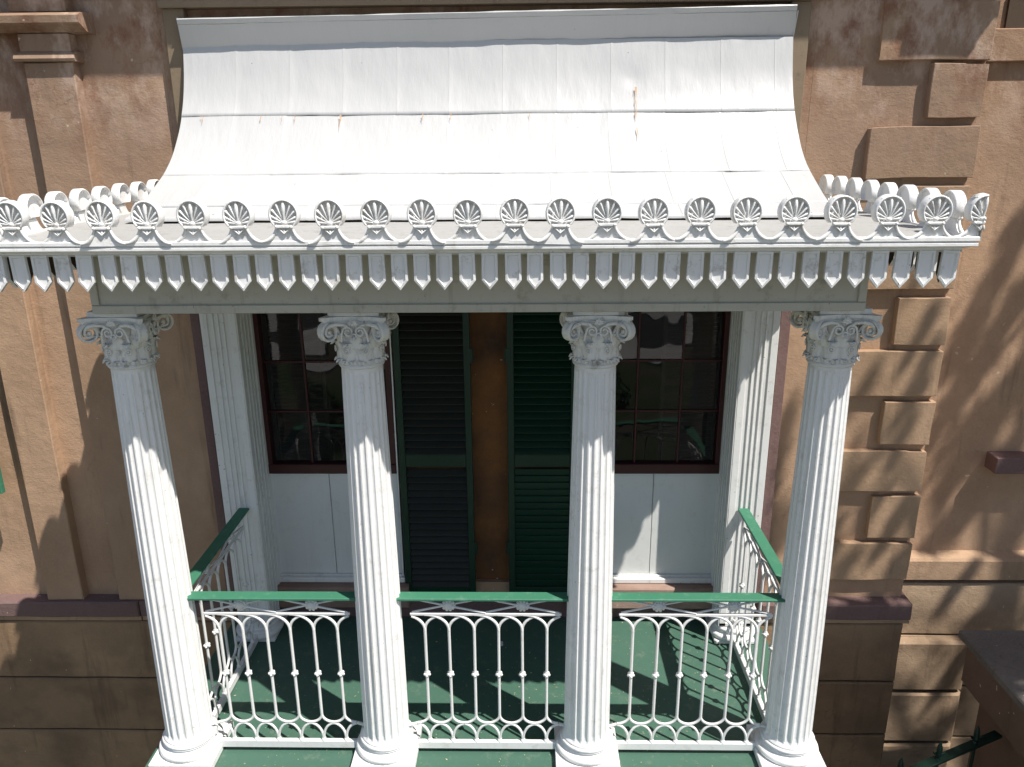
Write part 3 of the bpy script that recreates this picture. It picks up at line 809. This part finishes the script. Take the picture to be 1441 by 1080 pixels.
def capital_parts():
    Z = 2.43
    bell = B().lathe([(.100, Z), (.112, Z + .002), (.118, Z + .012), (.112, Z + .022), (.105, Z + .025), (.104, Z + .06), (.106, Z + .14), (.112, Z + .20), (.125, Z + .235), (.13, Z + .25), (.10, Z + .252)], 48)
    lv = B()
    for k in range(16): leaf(lv, 2 * PI * (k + .5) / 16, .108, Z + .024, .030, .020, .016, 2, .003)
    for k in range(8): leaf(lv, 2 * PI * k / 8 + PI / 8, .108, Z + .042, .115, .043, .030, 4)
    for k in range(8): leaf(lv, 2 * PI * k / 8, .112, Z + .11, .085, .034, .036, 3)
    # rosettes between the lower leaves
    for k in range(8):
        a = 2 * PI * k / 8 + PI / 8
        cx, cy = .127 * math.cos(a), .127 * math.sin(a)
        lv.tube([(cx + .014 * math.cos(q) * -math.sin(a), cy + .014 * math.cos(q) * math.cos(a), Z + .098 + .014 * math.sin(q)) for q in [i * PI / 4 for i in range(8)]], .004, 5, closed=True)
        lv.ball((cx, cy, Z + .098), .006, seg=6, rings=4)
    vo = B()
    for k in range(4):
        a = PI / 4 + k * PI / 2; d = Vector((math.cos(a), math.sin(a), 0)); wv = Vector((-math.sin(a), math.cos(a), 0)); up_ = Vector((0, 0, 1))
        c = d * .180 + up_ * (Z + .198)
        pth = [d * .115 + up_ * (Z + .145), d * .128 + up_ * (Z + .185), d * .150 + up_ * (Z + .222), d * .178 + up_ * (Z + .243)]
        for i in range(27):
            q = PI / 2 - i * 2 * PI * 1.65 / 26; rr = .050 * (1 - .70 * i / 26)
            pth.append(c + d * rr * math.cos(q) * 1.0 + up_ * rr * math.sin(q))
        ribbon(vo, pth, wv, [.052 - .018 * min(1, i / 30) for i in range(len(pth))], .010)
        vo.join(B().lathe([(.001, -.017), (.010, -.016), (.013, 0), (.010, .016), (.001, .017)], 10, cap=False), Matrix.Translation(c) @ wv.to_track_quat('Z', 'Y').to_matrix().to_4x4())
        # leaf under the volute
        leaf(vo, a, .118, Z + .12, .075, .030, .058, 3)
    for k in range(4):      # small inner helices and central ornament on each face
        a = k * PI / 2; d = Vector((math.cos(a), math.sin(a), 0)); wv = Vector((-math.sin(a), math.cos(a), 0)); up_ = Vector((0, 0, 1))
        for sg in (-1, 1):
            c = d * .136 + wv * sg * .030 + up_ * (Z + .200); pth = [d * .125 + wv * sg * .066 + up_ * (Z + .150), d * .132 + wv * sg * .062 + up_ * (Z + .185)]
            for i in range(20):
                q = (PI * .15 if sg > 0 else PI * .85) + sg * i * 2 * PI * 1.4 / 19; rr = .027 * (1 - .7 * i / 19)
                pth.append(c + wv * rr * math.cos(q) + up_ * rr * math.sin(q))
            vo.tube(pth, [.0062 - .002 * min(1, i / 20) for i in range(len(pth))], 6)
            # swelling stems that run up to the corners
            vo.tube([d * .126 + wv * sg * .02 + up_ * (Z + .215), d * .142 + wv * sg * .045 + up_ * (Z + .238), d * .152 + wv * sg * .080 + up_ * (Z + .244), d * .158 + wv * sg * .112 + up_ * (Z + .236), d * .158 + wv * sg * .130 + up_ * (Z + .218)], [.004, .008, .010, .010, .006], 7)
        vo.tube([d * .142 + wv * .013 * math.cos(q) + up_ * (Z + .178 + .015 * math.sin(q)) for q in [i * PI / 5 for i in range(10)]], .005, 6, closed=True)
        vo.ball(d * .14 + up_ * (Z + .178), .006, seg=6, rings=4)
    ab = B()
    def abacus(z0, z1, e_, q_):
        P = []
        for k in range(4):
            a = k * PI / 2; d = Vector((math.cos(a), math.sin(a))); t = Vector((-math.sin(a), math.cos(a)))
            for i in range(-6, 7):
                u_ = i / 6; P.append(tuple(d * (q_ + .036 * u_ * u_) + t * e_ * u_))
        ab.prism(P, z0, z1, axis='z')
    abacus(Z + .246, Z + .258, .140, .116); abacus(Z + .259, Z + .276, .152, .127)
    ab.box(-.125, .125, -.125, .125, Z + .277, Z + .304, .002)
    fl = B()
    for k in range(4):
        a = k * PI / 2; d = Vector((math.cos(a), math.sin(a), 0)); wv = Vector((-math.sin(a), math.cos(a), 0)); c = d * .146 + Vector((0, 0, Z + .247))
        for i in range(7):
            q = R(-15 + i * 35); e1 = c + wv * .022 * math.cos(q) + Vector((0, 0, .020 * math.sin(q)))
            fl.tube([c, (c + e1) / 2 + d * .005, e1 + d * .003], [.004, .0075, .004], 6)
        fl.ball(c + d * .006 - Vector((0, 0, .004)), .009, seg=7, rings=4)
    return dict(bell=bell, leaf_ring=lv, volutes=vo, abacus=ab, fleurons=fl)
SH = shaft_mesh().mesh('shaft', 'white'); BS = base_mesh().mesh('base', 'white')
PLm = B().box(-.186, .186, -.186, .186, .004, .0525, .004).mesh('plinth', 'white')
CP = {k: v.mesh(k, 'capital') for k, v in capital_parts().items()}
clab = ['white fluted column at the left front corner of the balcony', 'white fluted column second from the left, in front of the left window',
        'white fluted column third from the left, in front of the green shutter by the right window', 'white fluted column at the right front corner, beside the quoined wall']
for k, x in enumerate((-1.785, -.597, .597, 1.785)):
    c = thing('column', clab[k], 'column', (x, 0, 0), (0, 0, 0), 'fluted Corinthian columns along the balcony front')
    link('plinth', PLm, c); link('base', BS, c); link('shaft', SH, c, rot=(0, 0, k * PI / 20))
    cap = link('capital', CP['bell'], c)
    for nm in ('leaf_ring', 'volutes', 'abacus', 'fleurons'): link(nm, CP[nm], cap)

# ================================================================== WALL PILASTERS
def wall_pier(sg, label):
    t = thing('wall_pilaster', label, 'pilaster', (1.752 if sg > 0 else -1.758, 1.09, 0), group='panelled white pilasters against the house wall')
    W_ = .117; D = WY - 1.09 - .004
    g = B()
    # front: stiles and flutes as relief strips
    g.box(-W_, W_, .010, D, .13, 2.73, .002)
    xs = [(-W_, -.070), (-.040, -.028), (-.006, .006), (.028, .040), (.070, W_)]
    for a, b_ in xs: g.box(a, b_, 0, .0105, .132, 2.66, .003)
    g.box(-W_, W_, 0, .0105, 2.662, 2.728, .003); g.box(-W_ + .0, W_, 0, .0105, .13, .16, .003)
    part('shaft', g, 'white_wood', t)
    s = B(); xi = -sg * W_
    for a, b_ in ((.002, .035), (.075, .091), (.133, .149), (.191, .207), (.250, D)):
        s.box(xi - sg * .0005, xi - sg * .008, a, b_, .132, 2.70, .003)
    s.box(xi - sg * .0005, xi - sg * .008, .003, D - .001, 2.702, 2.728, .003)
    part('side_moulding', s, 'white_wood', t)
    # moulded base following three sides
    b = B()
    b.box(-W_ - .03, W_ + .03, -.03, D + .001, .004, .030, .004)
    b.lathe([(.10, .0305)] + torus_prof(.150, .031, .045) + [(.148, .077), (.140, .082), (.138, .092), (.143, .096)] + torus_prof(.136, .097, .026, 6) + [(.134, .124), (.10, .129)], 48, (0, .105, 0))
    part('base', b, 'white_wood', t)
    cp = B(); cp.box(-W_ - .03, W_ + .03, -.03, D, 2.7285, 2.7345, .002)
    return t
wall_pier(-1, 'white panelled pilaster on the wall left of the left window')
wall_pier(1, 'white panelled pilaster on the wall right of the right window, partly in sun')

# ================================================================== BALCONY FLOOR
deck = thing('balcony_deck', 'green painted balcony floor slab with sun patches and column shadows', 'balcony floor')
FB = []
y = WY - .022
bd = B().box(-2.02, 2.00, -.62, WY - .022, -.10, 0, .006); part('floor', bd, 'green', deck)
bx('fascia_board', 'white_wood', deck, -2.0, 1.98, -.60, WY - .03, -.30, -.101)
for x in (-1.785, -.597, .597, 1.785):
    bk = B().prism([(-.5, -.301), (1.32, -.301), (1.32, -1.2), (1.1, -1.15), (.8, -.75), (.1, -.5), (-.5, -.45)], x - .09, x + .09, axis='x')
    part('bracket', bk, 'block', deck)
pp = thing('paper_scrap', 'small white scrap of paper lying on the green balcony floor behind the middle railing', 'paper', (0.045, 1.05, .004))
part('sheet', B().add([(-.02, -.03, .001), (.022, -.028, .003), (.02, .03, .001), (-.021, .028, .004)], [(0, 1, 2, 3)]), 'paper', pp)

rd = random.Random(11); g = B()
for _ in range(900):
    x, y_ = rd.uniform(-1.95, 1.93), rd.uniform(-.58, 1.36); r_ = rd.uniform(.0025, .007) * (1.6 if rd.random() < .12 else 1); a = rd.uniform(0, 6.28)
    g.add([(x + r_ * math.cos(a), y_ + r_ * math.sin(a), .002), (x + r_ * .4 * math.cos(a + 1.57), y_ + r_ * .4 * math.sin(a + 1.57), .004), (x - r_ * math.cos(a), y_ - r_ * math.sin(a), .003), (x - r_ * .4 * math.cos(a + 1.57), y_ - r_ * .4 * math.sin(a + 1.57), .002)], [(0, 1, 2, 3)])
lt = part('leaf_litter', g, 'litter', None); lt['kind'] = 'stuff'; lt['label'] = 'tiny pale leaf crumbs and grit scattered over the green balcony floor'; lt['category'] = 'debris'
# ================================================================== RAILINGS
ZR = 1.0765
def knob(c, r=.0195):
    g = B(); g.ball(c, r * .8, 1, 1, .95, 8, 6)
    for k in range(8):
        a = 2 * PI * k / 8; g.ball((c[0] + r * .72 * math.cos(a), c[1] + r * .72 * math.sin(a), c[2] + (.004 if k % 2 else -.004)), r * .46, seg=6, rings=4)
    g.lathe([(r * .55, -.020), (r * .6, -.013), (r * .6, .013), (r * .55, .020)], 8, c)
    return g
def railing(label, L0, L1, g0, g1, n, half_gap, loc, rot, group):
    """local x along the rail; L0..L1 handrail, g0..g1 iron grille with n uprights; n_x braces"""
    t = thing('railing', label, 'railing', loc, rot, group)
    part('handrail', B().box(L0, L1, -.040, .036, ZR - .017, ZR, .004), 'green_rail', t)
    ztop, zsp, zk, zsl, zm, zf, zb0, zb1 = .950, .845, .551, .265, .208, .098, .028, .080
    r_ = .0088
    part('top_bar', B().box(g0 - .012, g1 + .012, -.008, .008, ztop - .004, ztop + .012, .003), 'iron_white', t)
    part('bottom_bar', B().box(g0 - .07, g1 + .07, -.014, .014, zb0, zb1, .004), 'iron_white', t)
    p = (g1 - g0) / n; xs = [g0 + p * (i + .5) for i in range(n)]
    ku = knob((0, 0, zk)).mesh('knob', 'iron_white')
    b = B()
    b.tube([(0, 0, zsl), (0, 0, zsp)], r_, 8)
    for sg in (-1, 1):
        # upper arcs rise to the top bar one full bay away (interlaced)
        N = 10; pth = []
        for i in range(N + 1):
            q = i / N * PI / 2; pth.append((sg * p * (1 - math.cos(q)) * .98, sg * .0015, zsp + (ztop - zsp) * math.sin(q) ** .9))
        b.tube(pth[:6 + 5], [r_ * (1 - .15 * i / N) for i in range(N + 1)], 7)
        pth = []
        for i in range(7):
            q = i / 6 * PI / 2; pth.append((sg * p / 2 * (1 - math.cos(q)) * 1.0, 0, zsl - (zsl - zm) * math.sin(q)))
        b.tube(pth, r_ * .95, 7)
        # lower hoop leg from the meeting point down to the foot below the upright
        pth = [(sg * p / 2, 0, zm - .008)]
        for i in range(1, 8):
            q = i / 7 * PI / 2; pth.append((sg * p / 2 * (1 - math.sin(q)) + sg * .002, 0, zm - .008 - (zm - .008 - zf) * (1 - math.cos(q)) ** .95))
        b.tube(pth, r_ * .9, 7)
    b.lathe([(.006, zf - .002), (.013, zf - .004), (.015, zb1 - .001)], 8)
    full = b.mesh('baluster', 'iron_white')
    for i, x in enumerate(xs):
        if i == 0 or i == n - 1:
            # end uprights keep only the arcs that stay inside the frame
            e_ = B(); keep_l = i != 0; keep_r = i != n - 1
            cut = p / 2 + .002
            src = B(); src.join(b)
            fs_ = []
            for q, mi_, sm_ in zip(src.f, src.mi, src.sm):
                cx = sum(src.v[v][0] for v in q) / len(q)
                if (not keep_l and cx < -cut) or (not keep_r and cx > cut): continue
                fs_.append((q, mi_, sm_))
            e_.v = src.v; e_.f = [a for a, _, _ in fs_]; e_.mi = [c_ for _, c_, _ in fs_]; e_.sm = [d_ for _, _, d_ in fs_]
            o = link('baluster', e_.mesh('baluster', 'iron_white'), t, loc=(x, 0, 0))
        else:
            o = link('baluster', full, t, loc=(x + random.uniform(-.001, .001), 0, 0), rot=(0, random.uniform(-.004, .004), 0))
        link('knob', ku, o)
    # X braces with rosettes between grille and handrail
    nb = max(2, round((g1 - g0) / .42)); bw = (g1 - g0) / nb
    for k in range(nb):
        a = g0 + bw * k; c = a + bw / 2; zc_ = (ztop + .012 + ZR - .018) / 2
        for sgn in (-1, 1):
            part('diagonal_brace', B().tube([(c - bw / 2, sgn * .003, zc_ - sgn * (ZR - .034 - ztop) / 2), (c, sgn * .006, zc_), (c + bw / 2, sgn * .003, zc_ + sgn * (ZR - .034 - ztop) / 2)], .0068, 6), 'iron_white', t)
        ro = B(); ro.lathe([(.001, -.014), (.022, -.012), (.026, 0), (.022, .012), (.001, .014)], 12, cap=False); ro.xf(Matrix.Rotation(PI / 2, 4, 'X'))
        for q in range(10):
            a_ = 2 * PI * q / 10; ro.ball((.031 * math.cos(a_), 0, .029 * math.sin(a_)), .0105, 1, .9, 1, 6, 4)
        part('rosette', ro, 'iron_white', t, loc=(c, 0, zc_))
    # short lugs that tie the grille to the columns
    for x, sg in ((g0, -1), (g1, 1)):
        part('lug', B().tube([(x + sg * .002, 0, .205), (x + sg * .06, 0, .185)], .010, 6).box(x + sg * .03, x + sg * .085, -.012, .012, .12, .17, .003), 'iron_white', t)
    return t
G = 'railings round the balcony'
xc = (-1.785, -.597, .597, 1.785)
railing('green topped white iron railing panel between the left corner column and the second column', xc[0] + .10, xc[1] - .10, -1.590, -.775, 6, 0, (0, 0, 0), (0, 0, 0), G)
railing('green topped white iron railing panel in the middle of the balcony front', xc[1] + .10, xc[2] - .10, -.408, .428, 6, 0, (0, 0, 0), (0, 0, 0), G)
railing('green topped white iron railing panel between the third column and the right corner column', xc[2] + .10, xc[3] - .10, .777, 1.618, 6, 0, (0, 0, 0), (0, 0, 0), G)
railing('shaded side railing with dark green handrail running back to the left pilaster', .10, 1.093, .19, 1.03, 6, 0, (-1.735, 0, 0), (0, 0, PI / 2), G)
railing('sunlit side railing running back to the right pilaster', .10, 1.093, .19, 1.03, 6, 0, (1.735, 0, 0), (0, 0, PI / 2), G)

# ================================================================== GARDEN WALL + FENCE, lower right
gw = thing('garden_wall', 'brown garden wall with dark mottled stone coping at the lower right corner', 'garden wall')
part('coping', B().box(3.394, 4.6, -3.5, 1.15, .012, .074, .01), 'slate', gw)
part('moulding', B().box(3.445, 4.55, -3.46, 1.10, -.325, .011, .008).box(3.475, 4.52, -3.44, 1.08, -.37, -.326, .008), 'wallbrown', gw)
part('body', B().box(3.56, 4.44, -3.42, 1.02, -3.6, -.371, .008), 'wallbrown', gw)
fn = thing('iron_fence', 'dark green iron picket fence with leaf shaped spikes at the lower right', 'fence')
p0 = Vector((3.50, .671, -.433)); p1 = p0 + Vector((-.639, -.276, -.02)) * 2.6
d = p1 - p0; ln = d.length; ang = math.atan2(d.y, d.x)
rl = B().box(0, ln, -.032, .032, -.011, .011, .004)
part('rail', rl, 'iron_green', fn, loc=p0, rot=(0, -math.asin(d.z / ln), ang))
part('rail', B().box(0, ln, -.028, .028, -.014, .014, .004), 'iron_green', fn, loc=p0 - Vector((0, 0, 1.9)), rot=(0, -math.asin(d.z / ln), ang))
sp = B(); sp.tube([(0, 0, 0), (0, 0, -2.6)], .011, 8)
sp.lathe([(.012, .0), (.022, .008), (.012, .016), (.012, .03), (.024, .045), (.016, .058), (.02, .075), (.016, .11), (.003, .15)], 8)
for sg in (-1, 1): sp.tube([(0, 0, .045), (sg * .03, 0, .05), (sg * .04, 0, .065)], [.007, .008, .003], 6)
spm = sp.mesh('picket', 'iron_green')
for k in range(5):
    q = p0 + d * ((.225 + k * .345) / ln)
    link('picket', spm, fn, loc=q)

# ================================================================== GROUND AND SURROUNDINGS (out of frame, seen only in the panes)
setting('ground', B().box(-60, 60, -90, 30, -3.9, -3.6, .01), 'ground')
setting('path', B().box(-30, 30, -9.5, -6.5, -3.596, -3.58, .004), 'paving')
setting('reflected_pavement', B().box(-60, 60, -33, -24.3, -3.596, -3.50, .004), 'concrete')  # bright strip added so the right-hand panes catch a pale reflection
setting('reflected_strip', B().box(-60, 60, -21.6, -18.8, -3.596, -3.52, .004), 'concrete')  # second bright strip, also added for a pale band in the panes
setting('road', B().box(-60, 60, -24.25, -21.65, -3.596, -3.57, .004), 'asphalt')
nb_ = thing('neighbour_house', 'pale two storey house across the street, seen only in window reflections', 'house', (4, -41, -3.6))
part('wall', B().box(-9, 9, -4, 4, 0, 7.5, .02), 'cream', nb_)
part('roof', B().prism([(-9.6, 7.5), (9.6, 7.5), (0, 10.6)], -4.6, 4.6), 'slate', nb_)
for x in (-6.5, -3.2, 0, 3.2, 6.5):
    for z in (1.2, 4.6):
        part('window', B().box(x - .55, x + .55, 3.98, 4.03, z, z + 1.9, .01), 'plaster_dark', nb_)

def leaves(g, c, r, n, size, rnd):
    for _ in range(n):
        while True:
            p = Vector((rnd.uniform(-1, 1), rnd.uniform(-1, 1), rnd.uniform(-1, 1)))
            if p.length < 1: break
        p = Vector(c) + Vector((p.x * r[0], p.y * r[1], p.z * r[2]))
        a = Vector((rnd.gauss(0, 1), rnd.gauss(0, 1), rnd.gauss(0, 1))).normalized(); b_ = a.orthogonal().normalized()
        s = size * rnd.uniform(.6, 1.3); e_ = a.cross(b_)
        V = [p - a * s, p + b_ * s * .45, p + a * s, p - b_ * s * .45 + e_ * s * .1]
        g.add(V, [(0, 1, 2, 3)])
rnd = random.Random(3)
hg = [(-4.5, -12, 'rounded'), (1.5, -12.8, 'low'), (5.5, -11.5, 'tall'), (3.2, -26, 'clipped street side')]
for x, y, kd in hg:
    t = thing('garden_bush', kd + ' dark bush in the front garden, seen only in window reflections', 'bush', (x, y, -3.6))
    g = B(); leaves(g, (0, 0, .8), (1.3, .9, .9), 1600, .09, rnd); part('crown', g, 'leaf', t); part('stem', B().tube([(0, 0, 0), (0, 0, .8)], [.08, .04], 8), 'bark', t)

# the street tree up to the right whose branches dapple the right-hand wall
T = 6.8; S3 = Vector((.47, -.36, 1.0))
tree = thing('oak_tree', 'tall oak tree right of the house whose branches shade the quoined corner', 'tree', (10.3, -2.8, -3.6))
tl = Vector(tree.location)
br = B(); lf = B()
trunk = [(0, 0, 0), (.1, .1, 3), (-.1, .2, 6.5), (.1, .2, 9.5), (.2, .1, 12.5), (.1, 0, 15.5)]
br.tube(trunk, [.42, .34, .30, .26, .18, .08], 12)
# strokes on the wall planes (x0,z0)-(x1,z1), half width, leaf density: where a leafy bough hangs between wall and sun
strokes = [(1.86, q) for q in (
 (3.81, 3.04, 3.4, 1.84, 0.1, 1.0),(3.92, 2.59, 3.32, 1.16, 0.12, 1.0),(3.96, 1.84, 3.53, 0.86, 0.12, 1.1),(3.79, 1.62, 3.48, 1.16, 0.07, 0.9),(3.83, 0.86, 3.47, 0.32, 0.12, 1.5),(3.56, 1.39, 3.36, 0.86, 0.06, 0.8),(4.2, 0.79, 4.08, 0.26, 0.09, 1.1),(3.74, 0.06, 3.52, -0.41, 0.07, 1.2),(4.12, 0.03, 3.96, -0.41, 0.09, 1.2),(4.36, -0.04, 4.29, -0.44, 0.07, 1.0),(3.79, -0.65, 3.53, -1.3, 0.07, 1.1),(3.94, -0.94, 3.71, -1.49, 0.07, 1.2),(3.82, -0.44, 3.71, -0.72, 0.05, 0.8),(4.04, 1.39, 3.82, 0.79, 0.08, 0.9),(3.65, -1.53, 3.49, -1.92, 0.07, 1.2))] + [(1.35, q) for q in (
 (3.01, 2.51, 2.87, 2.1, 0.04, 0.9),(2.84, 2.82, 2.82, 2.49, 0.03, 0.6),(2.68, 2.1, 2.53, 1.74, 0.05, 1.1),(3.01, 2.12, 2.92, 1.74, 0.06, 1.2),(2.97, 1.74, 2.86, 1.34, 0.04, 1.1),(2.87, 1.37, 2.78, 0.97, 0.06, 1.0),(2.68, 1.34, 2.5, 0.97, 0.07, 1.0),(3.01, 1.01, 2.85, 0.61, 0.05, 0.8),(2.68, 1.69, 2.56, 1.26, 0.04, 0.8),(3.03, 0.61, 2.95, 0.23, 0.04, 1.3),(2.69, 0.61, 2.5, 0.23, 0.07, 1.4),(2.2, 1.9, 2.07, 1.04, 0.06, 0.9),(2.18, 1.09, 2.06, 0.46, 0.07, 1.1),(2.93, 0.21, 2.5, -0.03, 0.07, 1.2),(2.63, 0.95, 2.49, 0.61, 0.06, 1.0),
 (3.45, -0.14, 2.2, -0.19, .085, 3.2), (3.45, -0.30, 2.2, -0.35, .085, 3.2), (3.45, -0.46, 2.2, -0.51, .085, 3.2), (3.45, -0.62, 2.2, -0.67, .085, 3.2), (3.45, -0.78, 2.2, -0.83, .085, 3.2), (3.45, -0.94, 2.2, -0.99, .085, 3.2), (3.45, -1.10, 2.2, -1.15, .085, 3.2), (3.45, -1.26, 2.2, -1.31, .085, 3.2), (3.45, -1.42, 2.2, -1.47, .085, 3.2), (3.45, -1.58, 2.2, -1.63, .085, 3.2), (3.45, -1.74, 2.2, -1.79, .085, 3.2))]
for yy, (x0, z0, x1, z1, hw, dn) in strokes:
    if dn < 3: hw *= .72
    tt = T + rnd.uniform(-1.5, 1.2)
    a = Vector((x0, yy, z0)) + S3 * tt - tl; b_ = Vector((x1, yy, z1)) + S3 * (tt + rnd.uniform(-.6, .6)) - tl
    k = int((b_ - a).length * 330 * dn * (hw / .08))
    for _ in range(k):
        t_ = rnd.random(); c = a.lerp(b_, t_)
        leaves(lf, c + Vector((rnd.gauss(0, hw * .55), rnd.gauss(0, hw * .55), rnd.gauss(0, hw * .55))), (.01, .01, .01), 1, .042, rnd)
    root = Vector((.1, .1, min(13.5, max(7, a.z - 1.5))))
    mid = (root + a) / 2 + Vector((0, 0, .5))
    if rnd.random() < .4:
        br.tube([root, mid + Vector((0, 0, .1)), a, (a + b_) / 2, b_], [.07, .045, .022, .016, .008], 6)
# the rest of the crown, to the right and above
for _ in range(46):
    c = Vector((rnd.uniform(1.6, 5), rnd.uniform(-3.5, 2.5), rnd.uniform(9, 16)))
    leaves(lf, c, (.8, .8, .55), 230, .07, rnd)
    br.tube([(.1, .1, c.z - 2.5 if c.z < 16 else 14), (c.x * .5, c.y * .5, c.z - .8), c], [.09, .05, .015], 6)
# low boughs added to block sky light and deepen the shade at the right
n_ = 0
while n_ < 60:
    wx, wy = rnd.uniform(6.0, 12), rnd.uniform(-6.5, -1.8); wz = rnd.uniform(-.5, min(11, (1.8 - wy) / .36 - 2.2))
    n_ += 1
    leaves(lf, Vector((wx, wy, wz)) - tl, (.85, .85, .6), 170, .085, rnd)
    c = Vector((wx, wy, wz)) - tl
    br.tube([(.1, .1, max(3, c.z - 2)), (c.x * .5, c.y * .5, c.z - .6), c], [.08, .045, .012], 6)
part('trunk', br, 'bark', tree)
o = part('crown', lf, 'leaf', tree)
